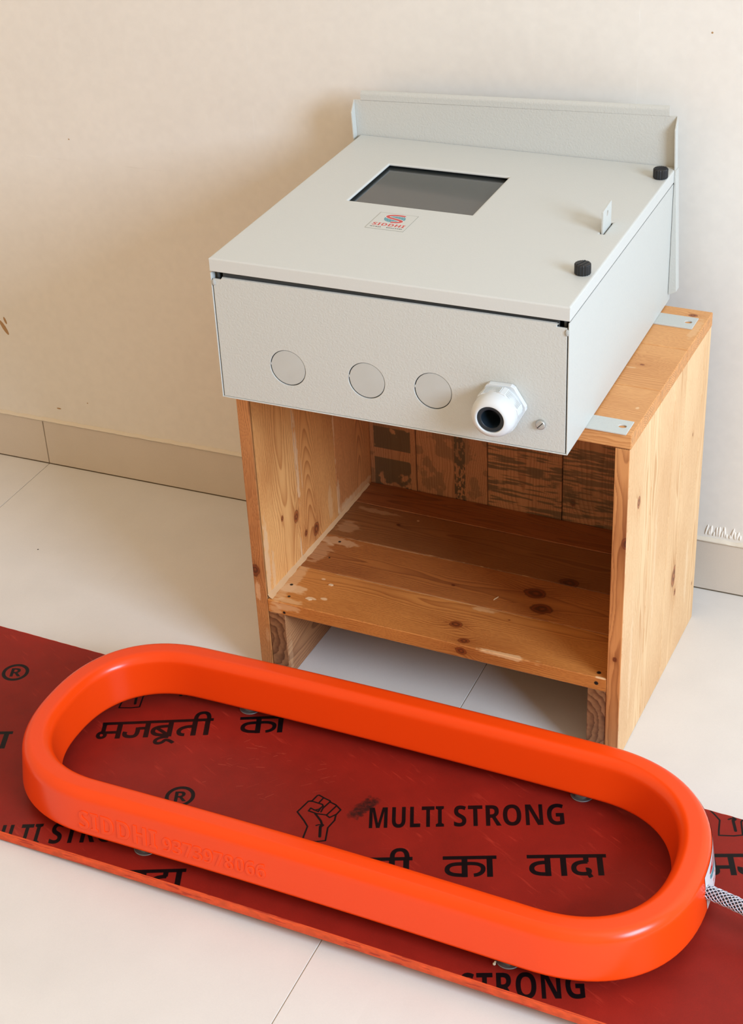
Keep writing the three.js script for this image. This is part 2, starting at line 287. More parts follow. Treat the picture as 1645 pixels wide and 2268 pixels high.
// pale filler squeezed along the joint of shelf and left side, and up the back corner
{
  const P = [], I = [], N = 90;
  for (let i = 0; i <= N; i++) { const v = -0.002 - 0.29 * i / N, r = mix(0.0036, 0.0014, i / N) * (0.7 + 0.6 * fbm(i * 0.35, 3, 301, 3)), q = (fbm(i * 0.5, 8, 305, 3) - 0.5) * 0.0008;
    P.push(-KW + TS, SH + r * 1.5, v, -KW + TS + 0.0005, SH + r * 1.4, v, -KW + TS + r * 0.6 + q, SH + r * 0.62, v, -KW + TS + r * 1.5, SH + 0.0006, v, -KW + TS + r * 1.6, SH - 0.0005, v);
    if (i < N) for (let k = 0; k < 4; k++) { const a = i * 5 + k; I.push(a, a + 1, a + 5, a + 1, a + 6, a + 5); } }
  const g = new THREE.BufferGeometry(); g.setAttribute('position', new THREE.Float32BufferAttribute(P, 3)); g.setIndex(I); g.computeVertexNormals();
  part('filler_bead', g, std({ color: new THREE.Color('#dcae7c'), roughness: 0.75, side: THREE.DoubleSide }), box, 'pale filler along the inner joint');
}

// ---------------------------------------------------------------- grey metal enclosure (origin: front right bottom corner)
const BW = 0.39032, BH = 0.16262, BD = 0.39022, LH = 0.0149;
const enc = thing('metal_enclosure', 'light grey sheet metal meter box lying on its back on the wooden shelf box', 'electrical box', [0.06168, KH, 0.44074], -0.00567);
const speck = tex(512, 512, (x, y) => { const v = 128 + (fbm(x / 6, y / 6, 61, 3) - 0.5) * 230; return [v, v, v]; }, false, [1 / 0.12, 1 / 0.12]);
const powder = std({ color: new THREE.Color('#c6c6be'), roughness: 0.5, bumpMap: speck, bumpScale: 0.00022 });
const lidPowder = std({ color: new THREE.Color('#cdcdc6'), roughness: 0.42, bumpMap: speck, bumpScale: 0.00008 });
const darkInside = std({ color: new THREE.Color('#4a4d4c'), roughness: 0.8 });
const blackPlastic = std({ color: new THREE.Color('#15181b'), roughness: 0.45 });
function shapeFrom(pts) { const s = new THREE.Shape(); pts.forEach((p, i) => i ? s.lineTo(...p) : s.moveTo(...p)); s.closePath(); return s; }
function circlePath(x, y, r, n = 48) { const p = new THREE.Path(); p.absarc(x, y, r, 0, Math.PI * 2, true); return p; }
{
  const y0 = 0.002, yl = BH - LH - 0.0028 + y0, S = 0.0014, top = BH + y0;
  // side sheets, floor, rear sheet
  part('side_panel', metreUV(span(-S, 0, y0, yl + 0.001, -BD, 0, 0.0005)), powder, enc);
  part('side_panel', metreUV(span(-BW, -BW + S, y0, yl + 0.001, -BD, 0, 0.0005)), powder, enc);
  part('bottom_panel', metreUV(span(-BW + S, -S, y0, y0 + S, -BD, -0.0002, 0.0004)), powder, enc);
  part('rear_panel', metreUV(span(-BW + S, -S, y0 + S, yl, -BD, -BD + S, 0.0004)), powder, enc);
  // dark rim the lid closes on
  part('inner_rim', merge([span(-BW + 0.012, -0.012, yl - 0.012, top - 0.004, -0.008, -0.0055, 0.0004), span(-0.0075, -0.005, yl - 0.012, top - 0.004, -BD + 0.005, -0.006, 0.0004), span(-BW + 0.005, -BW + 0.0075, yl - 0.012, top - 0.004, -BD + 0.005, -0.006, 0.0004), span(-BW + 0.005, -0.005, yl - 0.012, top - 0.004, -BD + 0.004, -BD + 0.0065, 0.0004)]), darkInside, enc);
  // front panel: one bent sheet with three knockout holes, notched at the upper corners, rounded along its top
  const xl = -BW + 0.0026, xr = -0.0026, yt = yl - 0.0004, yb = y0 + 0.0018, nt = 0.003, dl = 0.0022;
  const fs = shapeFrom([[xl, yb], [xr, yb], [xr, yt - nt - 0.0015], [xr - 0.0105, yt - nt - 0.0015], [xr - 0.0105, yt - nt + 0.0005], [xr - 0.0085, yt - 0.0012], [xl + 0.0105, yt - dl - 0.0012], [xl + 0.009, yt - dl - nt], [xl, yt - dl - nt]]);
  const KO = [[-0.3079, 0.0478 + y0], [-0.2174, 0.0479 + y0], [-0.1436, 0.0484 + y0]];
  for (const [x, y] of KO) fs.holes.push(circlePath(x, y, 0.0206));
  const fg = new THREE.ExtrudeGeometry(fs, { depth: S, bevelEnabled: true, bevelThickness: 0.0004, bevelSize: 0.0004, bevelOffset: -0.0004, bevelSegments: 2, curveSegments: 40 }); fg.translate(0, 0, -S - 0.0008);
  part('front_panel', metreUV(fg), powder, enc);
  const roll = new THREE.CylinderGeometry(0.0016, 0.0016, xr - xl - 0.0215, 14, 1); roll.rotateZ(Math.PI / 2); roll.rotateZ(dl / (xr - xl)); roll.translate((xl + xr) / 2, yt - dl / 2 - 0.0019, -0.002);
  part('rolled_edge', roll, powder, enc);
  part('bottom_lip', metreUV(span(-BW + 0.004, -0.0015, y0, y0 + 0.0012, -0.004, 0.0002, 0.0005)), powder, enc);
  for (const [i, [x, y]] of KO.entries()) {
    const d = new THREE.LatheGeometry([[0, 0], [0.0194, 0], [0.0199, -0.0004], [0.0199, -0.0013], [0, -0.0013]].map(p => new THREE.Vector2(...p)), 56); d.rotateX(Math.PI / 2);
    const m = part('knockout_disc', d, powder, enc); m.position.set(x + 0.0003, y + 0.0003, -0.0007); m.rotation.set(0.004, -0.006, 0);
    const t = part('holding_tab', rbox(0.0022, 0.003, 0.0012, 0.0004), powder, m); t.position.set(-0.0205, 0.0022, -0.0002); 
  }
  // weld blobs at the upper corners
  for (const x of [-BW + 0.0035, -0.0025]) { const s = new THREE.SphereGeometry(0.0028, 12, 8); s.scale(0.8, 1.3, 0.5); s.translate(x, yt - nt - 0.006, -0.0002); part('weld_spot', s, powder, enc); }
  // lid: folded sheet with a window opening
  const lid = new THREE.Group(); lid.name = 'lid'; enc.add(lid);
  const W0 = [-0.317, -0.1704], V0 = [-0.3077, -0.1894];
  const ls = shapeFrom([[-BW, 0], [0.0003, 0], [0.0003, BD], [-BW, BD]]);
  ls.holes.push(new THREE.Path([[W0[0], -V0[1]], [W0[0], -V0[0]], [W0[1], -V0[0]], [W0[1], -V0[1]]].map(p => new THREE.Vector2(...p))));
  ls.holes.push(new THREE.Path([[-0.0262, 0.181], [-0.0262, 0.2145], [-0.0216, 0.2145], [-0.0216, 0.181]].map(p => new THREE.Vector2(...p))));
  const lg = new THREE.ExtrudeGeometry(ls, { depth: 0.0004, bevelEnabled: true, bevelThickness: 0.0014, bevelSize: 0.0024, bevelOffset: -0.0024, bevelSegments: 5, curveSegments: 8 });
  lg.rotateX(-Math.PI / 2); lg.translate(0, top - 0.0018, 0);
  part('lid_top', metreUV(lg), lidPowder, lid);
  const yb2 = top - LH;
  part('lid_lip', metreUV(span(-BW, 0.0003, yb2, top - 0.0012, -S, 0.0001, 0.0006, 2)), lidPowder, lid);
  part('lid_lip', metreUV(span(-0.0011, 0.0003, yb2, top - 0.0012, -BD, -0.0018, 0.0006, 2)), lidPowder, lid);
  part('lid_lip', metreUV(span(-BW, -BW + 0.0014, yb2, top - 0.0012, -BD, -0.0018, 0.0006, 2)), lidPowder, lid);
  part('lid_lip', metreUV(span(-BW + 0.0014, -0.0011, yb2, top - 0.0012, -BD, -BD + 0.0014, 0.0006, 2)), lidPowder, lid);
  const glass = phys({ color: new THREE.Color(0.03, 0.034, 0.032), roughness: 0.1, ior: 1.95 });
  part('pane_surround', merge([span(W0[0] - 0.032, W0[1] + 0.032, top - 0.0165, top - 0.0022, V0[0] - 0.037, V0[0] - 0.0352, 0.0004), span(W0[0] - 0.032, W0[1] + 0.032, top - 0.0165, top - 0.0022, V0[1] + 0.0302, V0[1] + 0.032, 0.0004), span(W0[0] - 0.032, W0[0] - 0.0302, top - 0.0165, top - 0.0022, V0[0] - 0.0352, V0[1] + 0.0302, 0.0004), span(W0[1] + 0.0302, W0[1] + 0.032, top - 0.0165, top - 0.0022, V0[0] - 0.0352, V0[1] + 0.0302, 0.0004)]), darkInside, lid);
  part('viewing_pane', span(W0[0] - 0.03, W0[1] + 0.03, top - 0.0088, top - 0.0052, V0[0] - 0.035, V0[1] + 0.03, 0.0004), glass, lid, 'dark glossy viewing pane set under the lid');
  // name sticker
  const c = document.createElement('canvas'); c.width = 470; c.height = 480; const x = c.getContext('2d');
  x.fillStyle = '#cbcbc3'; x.fillRect(0, 0, 470, 480); x.strokeStyle = '#8b8b80'; x.lineWidth = 5; x.strokeRect(3, 3, 464, 474);
  logo(x, 235, 150, 1);
  x.fillStyle = '#c8342f'; x.textAlign = 'center'; x.save(); x.translate(235, 375); x.scale(1.12, 1); x.font = 'bold 104px sans-serif'; x.fillText('SIDDHI', 0, 0, 400); x.restore();
  x.fillStyle = '#2b2927'; seed(9);
  for (let i = 0, px = 40; px < 430; i++) { const w = rr(8, 20); if (!(px > 170 && px < 225)) x.fillRect(px, 405 + rr(0, 6), w, rr(14, 22)); px += w + rr(3, 9); }
  const st = new THREE.BoxGeometry(0.0445, 0.0003, 0.0445); st.rotateY(0.0); st.translate(-0.2455, top + 0.0001, -0.1453);
  const su = st.attributes.uv, sp = st.attributes.position; for (let i = 0; i < su.count; i++) su.setXY(i, (sp.getX(i) + 0.26775) / 0.0445, 1 - (sp.getZ(i) + 0.16755) / 0.0445);
  part('name_sticker', st, std({ map: canvasTex(c), roughness: 0.35 }), lid, 'small square sticker reading SIDDHI with a teal and red emblem');
  // knobs
  for (const [kx, kz] of [[-0.0085, -0.353], [-0.0125, -0.079]]) {
    const k = new THREE.Shape(); for (let i = 0; i <= 72; i++) { const a = i / 72 * Math.PI * 2, r = 0.0081 + 0.0003 * Math.cos(a * 18); i ? k.lineTo(Math.cos(a) * r, Math.sin(a) * r) : k.moveTo(Math.cos(a) * r, Math.sin(a) * r); }
    const kg = new THREE.ExtrudeGeometry(k, { depth: 0.0085, bevelEnabled: true, bevelThickness: 0.0014, bevelSize: 0.0014, bevelOffset: -0.0014, bevelSegments: 4 }); kg.rotateX(-Math.PI / 2); kg.translate(0, 0.0014, 0);
    const km = part('lock_knob', kg, blackPlastic, lid, 'black ribbed plastic knob'); km.position.set(kx, top, kz); km.rotation.y = kz < -0.2 ? 0.35 : 1.2;
    for (const s of [-1, 1]) part('grip_rib', span(-0.0064, 0.0064, 0.0105, 0.0119, s * 0.0021 - 0.0008, s * 0.0021 + 0.0008, 0.0004), blackPlastic, km);
  }
  // latch tab standing in its slot
  const tb = shapeFrom([[0.1825, -0.012], [0.2115, -0.012], [0.2115, 0.0245], [0.2105, 0.0255], [0.1835, 0.0235], [0.1825, 0.0225]]); tb.holes.push(circlePath(0.1975, 0.0165, 0.0032));
  const tg = new THREE.ExtrudeGeometry(tb, { depth: 0.0016, bevelEnabled: true, bevelThickness: 0.0002, bevelSize: 0.0002, bevelSegments: 1 }); tg.rotateY(Math.PI / 2); tg.translate(-0.0248, top, 0);
  part('latch_tab', metreUV(tg), powder, enc, 'grey drilled tab standing up through the lid');
  // rear mounting plate, slightly askew
  const plate = new THREE.Group(); plate.name = 'mounting_plate'; enc.add(plate); plate.position.set(0.006, 0.012, -BD - 0.0008); plate.rotation.z = THREE.MathUtils.degToRad(2.35);
  const pw = 0.3945;
  part('plate_sheet', metreUV(span(-pw, 0, 0.018, 0.2115, -0.0012, 0, 0.0004)), powder, plate);
  const lp = new THREE.Shape(); lp.moveTo(0, 0); lp.lineTo(0, 0.0062); lp.absarc(-0.0052, 0.0062, 0.0052, 0, 1.25, false); lp.absarc(-0.0052, 0.0062, 0.004, 1.25, 0, true); lp.lineTo(-0.0012, 0); lp.closePath();
  const lip0 = new THREE.ExtrudeGeometry(lp, { depth: pw - 0.017, bevelEnabled: false, curveSegments: 8 }); lip0.rotateY(-Math.PI / 2); // profile x becomes depth, extrusion runs along -x
  lip0.translate(-0.0085, 0.2108, 0);
  const lip = metreUV(lip0);
  part('top_lip', lip, powder, plate);
  const sideLip = (yA, yB) => { const s = shapeFrom([[0, yA], [0.0105, yA + 0.004], [0.0105, yB - 0.013], [0, yB]]); const g = new THREE.ExtrudeGeometry(s, { depth: 0.0012, bevelEnabled: false }); g.rotateY(-Math.PI / 2); return g; };
  const rl = sideLip(0.148, 0.2115); rl.translate(0.0014, 0, 0); part('side_lip', metreUV(rl), powder, plate);
  const ws = shapeFrom([[0.0004, 0.0135], [0.0035, 0.0125], [0.0098, 0.017], [0.0022, 0.164], [0.0004, 0.164]]), wg = new THREE.ExtrudeGeometry(ws, { depth: 0.0115, bevelEnabled: true, bevelThickness: 0.0004, bevelSize: 0.0004, bevelOffset: -0.0004, bevelSegments: 2 }); wg.translate(0, 0, -BD - 0.0015);
  part('side_lip', metreUV(wg), powder, enc);
  const ll = sideLip(0.158, 0.2115); ll.translate(-pw, 0, 0); part('side_lip', metreUV(ll), powder, plate);
  // mounting straps under the box
  for (const [u1, va, vb, lift] of [[-0.005, -0.025, 0.003, 0.0004], [-0.01, -0.2855, -0.2567, 0.0006]]) {
    // given in the shelf box's frame; the two frames differ by a small turn and shift
    const off = [0.10946 - 0.06168, 0.37612 - 0.44074];
    const ss = shapeFrom([[-0.16, -vb], [u1, -vb], [u1, -va], [-0.16, -va]]), h = new THREE.Path(); h.absellipse(u1 - 0.0085, -(va + vb) / 2 + 0.0008, 0.0044, 0.0035, 0, Math.PI * 2, true, 0); ss.holes.push(h);
    const sg = new THREE.ExtrudeGeometry(ss, { depth: 0.0012, bevelEnabled: true, bevelThickness: 0.0003, bevelSize: 0.0003, bevelOffset: -0.0003, bevelSegments: 1 }); sg.rotateX(-Math.PI / 2); sg.translate(0, 0.0003, 0); sg.rotateY(-0.0256); sg.translate(off[0], 0, off[1]);
    part('mounting_strap', metreUV(sg), powder, enc, 'flat drilled strap lying on the wooden top');
  }
  // cable gland
  const gl = new THREE.Group(); gl.name = 'cable_gland'; enc.add(gl); gl.position.set(-0.0685, 0.0475 + y0, 0); gl.userData.label = 'white plastic cable gland with black seal';
  const white = std({ color: new THREE.Color('#d6d8d6'), roughness: 0.32 });
  const hexShape = (af, ch) => { const R = af / 2 / Math.cos(Math.PI / 6), s = new THREE.Shape(), pts = []; for (let i = 0; i < 6; i++) pts.push([Math.cos(i * Math.PI / 3) * R, Math.sin(i * Math.PI / 3) * R]); pts.forEach((p, i) => { const q = pts[(i + 1) % 6], a = [mix(p[0], q[0], ch), mix(p[1], q[1], ch)], b = [mix(p[0], q[0], 1 - ch), mix(p[1], q[1], 1 - ch)]; i ? s.lineTo(...a) : s.moveTo(...a); s.lineTo(...b); }); s.closePath(); return s; };
  const hx = new THREE.ExtrudeGeometry(hexShape(0.0462, 0.08), { depth: 0.0045, bevelEnabled: true, bevelThickness: 0.0006, bevelSize: 0.0006, bevelSegments: 2 }); hx.rotateZ(0.03); hx.translate(0, 0, 0.0006);
  part('hex_flange', hx, white, gl);
  const nutS = hexShape(0.0448, 0.1); nutS.holes.push(circlePath(0, 0, 0.0141)); const nut = new THREE.ExtrudeGeometry(nutS, { depth: 0.0125, bevelEnabled: true, bevelThickness: 0.0006, bevelSize: 0.0006, bevelOffset: -0.0006, bevelSegments: 2 }); nut.rotateZ(0.2); nut.translate(0, 0, 0.009);
  const capProfile = [[0.0215, 0.0055], [0.0225, 0.0085], [0.0232, 0.018], [0.0232, 0.0245], [0.0224, 0.0295], [0.0203, 0.0337], [0.0172, 0.0362], [0.0149, 0.0367], [0.0143, 0.0362], [0.0141, 0.033], [0.0141, 0.012]].map(p => new THREE.Vector2(...p));
  const cap = new THREE.LatheGeometry(capProfile, 64); cap.rotateX(Math.PI / 2);
  const capM = part('dome_cap', merge([cap, nut]), white, gl);
  const ribs = []; for (let f = 0; f < 6; f++) for (let i = 0; i < 15; i++) { const r = new THREE.BoxGeometry(0.0007, 0.0007, 0.0105); r.translate((i - 7) * 0.00125, 0.02275, 0.0155); r.rotateZ(f * Math.PI / 3 + 0.2); ribs.push(r); }
  const rib = part('grip_ribs', merge(ribs), white, capM); rib.userData.kind = 'stuff';
  const seal = new THREE.LatheGeometry([[0.0141, 0.0345], [0.0136, 0.0352], [0.0105, 0.0348], [0.0098, 0.0335], [0.0094, 0.012], [0, 0.012]].map(p => new THREE.Vector2(...p)), 48); seal.rotateX(Math.PI / 2);
  part('rubber_seal', seal, std({ color: new THREE.Color('#101c24'), roughness: 0.5, side: THREE.DoubleSide }), gl, 'black rubber seal');
  // slotted screw
  const sc = new THREE.Group(); sc.name = 'screw'; enc.add(sc); sc.position.set(-0.0278, 0.0312 + y0, 0);
  const metal = std({ color: new THREE.Color('#b9b8b2'), metalness: 0.7, roughness: 0.4 });
  const hd = new THREE.LatheGeometry([[0, 0.0036], [0.0038, 0.0036], [0.0048, 0.0031], [0.0052, 0.0022], [0.0052, -0.001]].map(p => new THREE.Vector2(...p)), 32); hd.rotateX(Math.PI / 2);
  part('screw_head', hd, metal, sc, 'bright metal screw head');
  const slot = new THREE.BoxGeometry(0.0088, 0.0009, 0.0006); slot.rotateZ(0.85); slot.translate(0, 0, 0.0036); part('screw_slot', slot, std({ color: new THREE.Color('#4d4b47'), roughness: 0.7, metalness: 0.4 }), sc);
}
function logo(x, cx, cy, k) { // round teal emblem with a red ribbon like an S
  x.save(); x.translate(cx, cy); x.scale(k, k);
  x.fillStyle = '#4f8f9a'; x.beginPath(); x.ellipse(0, 0, 125, 112, 0, 0, 7); x.fill();
  x.strokeStyle = '#8fb9be'; x.lineWidth = 3; for (let i = -2; i <= 2; i++) { x.beginPath(); x.ellipse(0, 0, 22 + Math.abs(i) * 40, 110, 0, 0, 7); x.stroke(); x.beginPath(); x.moveTo(-118, i * 42); x.lineTo(118, i * 42); x.stroke(); }
  x.strokeStyle = '#dcdcd6'; x.lineWidth = 56; x.lineCap = 'butt'; const S = () => { x.beginPath(); x.moveTo(92, -96); x.bezierCurveTo(-60, -130, -190, -50, -40, -6); x.bezierCurveTo(40, 14, 170, 50, 60, 96); x.lineTo(-10, 108); x.stroke(); };
  S(); x.strokeStyle = '#c63a36'; x.lineWidth = 38; S(); x.restore();
}

// ---------------------------------------------------------------- red film-faced plywood sheet, bowed up a little in the middle
const PT = 0.01267, PD = 0.32496, PZ = 0.76436, PYAW = -0.04556;
const bow = u => { const q = 0.014 + 0.00908 * u - 0.0332 * u * u; return 0.5 * (q + Math.sqrt(q * q + 4e-6)); };
const ply = thing('plywood_sheet', 'long red film-faced plywood sheet with black lettering and orange sawn edges, flat on the floor', 'plywood', [0, 0, PZ], PYAW);
{
  const U0 = -0.95, U1 = 0.62, TX = 2048, UA = -0.75, UM = -0.09, UB = 0.57, px = TX / (UM - UA); // two halves of the print stacked in one texture
  const c = document.createElement('canvas'); c.width = TX; c.height = TX; const g = c.getContext('2d');
  // film colour with scuffs
  const img = g.createImageData(TX, TX), d = img.data;
  for (let y = 0; y < TX; y++) for (let x = 0; x < TX; x++) {
    const row = y < TX / 2 ? 0 : 1, u = (x / px) + (row ? UM : UA), v = (y - row * TX / 2) / px, i = (y * TX + x) * 4;
    const n = fbm(u * 14 + 40, v * 14, 71, 4), f = hash(x >> 1, y >> 1, 12), n2 = fbm(u * 60, v * 60, 75, 3), sc = Math.max(0, fbm(u * 25 + v * 40, v * 260 - u * 120, 77, 3) - 0.68) * 1.2 * sstep(0.45, 0.6, n);
    const k = 1 + (n - 0.5) * 0.16 + (n2 - 0.5) * 0.08 + (f - 0.5) * 0.06;
    d[i] = 138 * k + sc * 110; d[i + 1] = 33 * k + sc * 70; d[i + 2] = 24 * k + sc * 52; d[i + 3] = 255;
  }
  g.putImageData(img, 0, 0);
  // print: units laid out in the print's own axes (a to the right, b up, millimetres), turned 24 degrees on the sheet
  const INK = 'rgba(9,8,11,0.97)', ph = 24 * Math.PI / 180, units = [[0, 0], [447.5, -1], [-446.5, -9.5], [-241.5, 248], [-688.5, 236], [4, -243]];
  const bar = (g, pts, w, close) => { g.lineWidth = w; g.beginPath(); pts.forEach((p, i) => i ? g.lineTo(p[0], p[1]) : g.moveTo(p[0], p[1])); if (close) g.closePath(); g.stroke(); };
  const curve = (g, w, ...c2) => { g.lineWidth = w; g.beginPath(); g.moveTo(c2[0], c2[1]); for (let i = 2; i < c2.length; i += 6) g.bezierCurveTo(...c2.slice(i, i + 6)); g.stroke(); };
  const W = 6.2; // stroke of the letters, y up, head line at 138, feet at 109
  function devanagari(g, last) {
    g.lineCap = 'butt'; g.lineJoin = 'miter';
    const head = (x0, x1) => bar(g, [[x0, 138.4], [x1, 138.4]], 5.2), stem = x => bar(g, [[x, 139], [x, 109.3]], W);
    // ma
    const at = (dx, f) => { g.save(); g.translate(dx, 0); f(); g.restore(); };
    head(-126, 8.8); at(-5.5, () => {
    stem(-98.5); bar(g, [[-117.5, 138], [-117.5, 121.5]], W * 0.85); bar(g, [[-119, 121.3], [-99, 121.3]], 5);
    curve(g, 4.6, -117.5, 122, -124.5, 122.5, -124.5, 111.6, -118.5, 111.8, -112.5, 112.4, -113.5, 121, -118, 121); });
    // ja
    at(-6.5, () => { stem(-63.5); bar(g, [[-64, 127], [-74.5, 127]], 5); curve(g, 5.6, -75, 129, -73.5, 113, -77, 111.7, -82, 111.8, -88.5, 112.2, -91, 115.5, -89.4, 121.5); });
    // ba with long u below
    at(-8, () => { stem(-34); curve(g, 5.4, -35, 129.2, -48, 129.2, -54.5, 127.5, -54.5, 121, -54.5, 114.5, -48, 112.2, -35, 112.2); bar(g, [[-51.5, 127.5], [-37, 114]], 4.6);
    curve(g, 4.6, -34, 108.4, -42, 109.5, -51, 106, -49, 99.5, -47, 95.5, -40.5, 97, -38.5, 101.5, -37, 104.5, -33, 103, -27, 97); });
    // ta with long i
    stem(-13); curve(g, 5.4, -13.5, 126.8, -22, 127.5, -31, 125, -31, 117.5, -31, 113.5, -28, 111.5, -23.5, 111.4);
    bar(g, [[2.2, 139], [2.2, 109.3]], W); curve(g, 5.2, 3, 138, 3.4, 148, 0.5, 152.6, -5, 152.4, -10.5, 152.2, -13.4, 148, -12.8, 139);
    // ka aa
    head(41, 98); stem(64); curve(g, 5.2, 64, 129, 49, 130, 45.5, 126, 45.5, 120.5, 45.5, 114.5, 52, 112.2, 64, 112.2); curve(g, 5, 64, 129.2, 76, 130.4, 83.6, 128, 83.6, 121.5, 83.6, 116, 79.5, 112.6, 73.5, 112);
    stem(90.5);
    if (!last) return; // the end of this line lies under the ring
    // va aa
    head(130, 213.6); stem(151.5); curve(g, 5.4, 151, 129.4, 139, 130, 134.5, 126, 134.5, 120.6, 134.5, 115, 139, 112, 151, 112.2); stem(168);
    // da aa
    bar(g, [[192, 138], [192, 129.4]], W * 0.9); curve(g, 5.4, 193.5, 129.6, 183, 130, 178.5, 126.5, 178.5, 120.5, 178.5, 113.5, 183.5, 111.8, 190, 112, 195.5, 112.5, 196, 119, 191, 118.6); bar(g, [[192, 115], [196, 106.8]], 5);
    stem(206.5);
  }
  function fist(g) {
    g.lineCap = 'round'; g.lineJoin = 'round';
    const w = 1.9;
    bar(g, [[-111.3, 168.9], [-110.3, 176.3], [-107, 192.4], [-111.7, 202.4], [-119.9, 216.6], [-108.6, 233.7], [-104.4, 234.4], [-99.2, 242.7], [-97, 243.4], [-90.9, 238.2], [-84.6, 233.6], [-83.4, 230.8], [-77.7, 226.6], [-71.7, 218], [-76.6, 209.9], [-77.6, 201.1], [-84.5, 189.4], [-86, 169.1], [-95.8, 167.9]], w, true);
    bar(g, [[-107.4, 233.6], [-103.6, 233.2], [-92.6, 227.7], [-91.6, 224.9], [-95.9, 220], [-100.7, 218.6], [-105.2, 222.3], [-107.4, 217.7], [-98.5, 212.9], [-87.4, 210.2], [-83.4, 205.9], [-76.6, 210.5]], w);
    for (const l of [[[-96.6, 230.7], [-92.4, 237.9]], [[-91.2, 222.1], [-84.2, 231.9]], [[-93.5, 215.5], [-91.5, 221.8]], [[-86.7, 210.5], [-77.3, 223.8]], [[-99.2, 217.9], [-96.4, 216.1], [-94.5, 221]], [[-97.4, 193.6], [-94.4, 194.8], [-89.9, 193.7]]]) bar(g, l, w);
    bar(g, [[-99.7, 213], [-92.9, 201.1], [-91.2, 195], [-89.9, 193.7], [-92.1, 191.3]], 2.5); bar(g, [[-92.8, 191.8], [-92.5, 175.7]], 3.2);
  }
  const drawUnits = (off, shiftY) => {
    for (const [ua, ub] of units) {
      g.save(); g.beginPath(); g.rect(0, shiftY, TX, TX / 2 - 2); g.clip();
      g.translate(-off * px, shiftY + PD * px); g.scale(px / 1000, px / 1000); // millimetres; x = u, y = v
      g.rotate(-ph); g.translate(ua, -ub); // x along a, y down = -b
      g.strokeStyle = g.fillStyle = INK;
      g.save(); g.scale(1, -1); devanagari(g, ua !== -241.5); fist(g);
      g.lineWidth = 4.4; g.beginPath(); g.arc(191, 258, 15, 0, 7); g.stroke(); g.restore();
      const word = (t, x0, x1, base, cap, st) => { g.save(); g.font = 'bold 100px sans-serif'; g.textAlign = 'left'; g.textBaseline = 'alphabetic'; const w = g.measureText(t).width; g.translate(x0, -base); g.scale((x1 - x0) / w, cap / 72.9); g.fillText(t, 0, 0); g.restore(); };
      word('MULTI', -42, 43.5, 187.2, 33.8); word('STRONG', 52, 176, 187.2, 33.8); word('R', 182.5, 199, 249.5, 17.5);
      g.restore();
    }
    // scuffs: pale scratches and one dark smudge
    g.save(); g.beginPath(); g.rect(0, shiftY, TX, TX / 2 - 2); g.clip(); g.translate(-off * px, shiftY + PD * px); g.scale(px / 1000, px / 1000); seed(88);
    for (let i = 0; i < 46; i++) { const u = rr(-330, -180), v = rr(-235, -150), l = rr(3, 16), a = rr(-1, 0.4); g.strokeStyle = `rgba(214,130,100,${rr(0.08, 0.32)})`; g.lineWidth = rr(0.4, 1.2); g.beginPath(); g.moveTo(u, v); g.lineTo(u + Math.cos(a) * l, v + Math.sin(a) * l); g.stroke(); }
    for (let i = 0; i < 60; i++) { const u = rr(-700, 400), v = rr(-320, -5), l = rr(2, 22), a = rr(-3, 3); g.strokeStyle = `rgba(200,110,85,${rr(0.04, 0.13)})`; g.lineWidth = rr(0.3, 0.8); g.beginPath(); g.moveTo(u, v); g.lineTo(u + Math.cos(a) * l, v + Math.sin(a) * l); g.stroke(); }
    for (let i = 0; i < 260; i++) { const t = rnd(), u = -127 + t * -10 + rr(-7, 7), v = -200 + t * 34 + rr(-5, 5); g.fillStyle = `rgba(24,20,20,${rr(0.06, 0.2)})`; g.beginPath(); g.arc(u, v, rr(0.8, 3), 0, 7); g.fill(); }
    g.restore();
  };
  drawUnits(UA, 0); drawUnits(UM, TX / 2);
  const print = canvasTex(c);
  const film = phys({ map: print, roughness: 0.4, specularIntensity: 0.35 });
  // printed face
  const P = [], UV = [], I = [], N = 64;
  const rowsOf = (a, b, half) => {
    const base = P.length / 3;
    for (let i = 0; i <= N; i++) { const u = mix(a, b, i / N), s = (Math.min(UB, Math.max(UA, u)) - (half ? UM : UA)) * px / TX;
      for (let k = 0; k <= 6; k++) { const v = -PD + 0.0005 + (PD - 0.001) * k / 6; P.push(u, PT + bow(u), v); UV.push(clamp01(s), 1 - (half * TX / 2 + 1 + (v + PD) * px) / TX); } }
    for (let i = 0; i < N; i++) for (let k = 0; k < 6; k++) { const q = base + i * 7 + k; I.push(q, q + 1, q + 7, q + 1, q + 8, q + 7); }
  };
  rowsOf(U0, UM, 0); rowsOf(UM, U1, 1);
  const tg = new THREE.BufferGeometry(); tg.setAttribute('position', new THREE.Float32BufferAttribute(P, 3)); tg.setAttribute('uv', new THREE.Float32BufferAttribute(UV, 2)); tg.setIndex(I); tg.computeVertexNormals();
  part('printed_face', tg, film, ply, 'dark red film face printed with fists, MULTI STRONG and Hindi words');
  // core: bowed slab with slightly ragged orange-painted edges
  const edgeTex = tex(2048, 64, (x, y) => { const n = fbm(x / 60, y / 5, 91, 4), m = fbm(x / 18, y / 9, 93, 3), s = sstep(0.6, 0.72, n) * 0.35, k = 1 + (m - 0.5) * 0.22; return [226 * k * (1 - s * 0.5), 84 * k * (1 - s), 34 * k * (1 - s * 0.8)]; });
  const C = [], CU = [], CI = [], M = 320;
  const prof = [[0.0002, PT - 0.0001], [0.0006, PT - 0.0016], [0.0006, 0.001], [0, 0], [-PD, 0], [-PD - 0.0006, 0.001], [-PD - 0.0006, PT - 0.0016], [-PD, PT - 0.0001]];
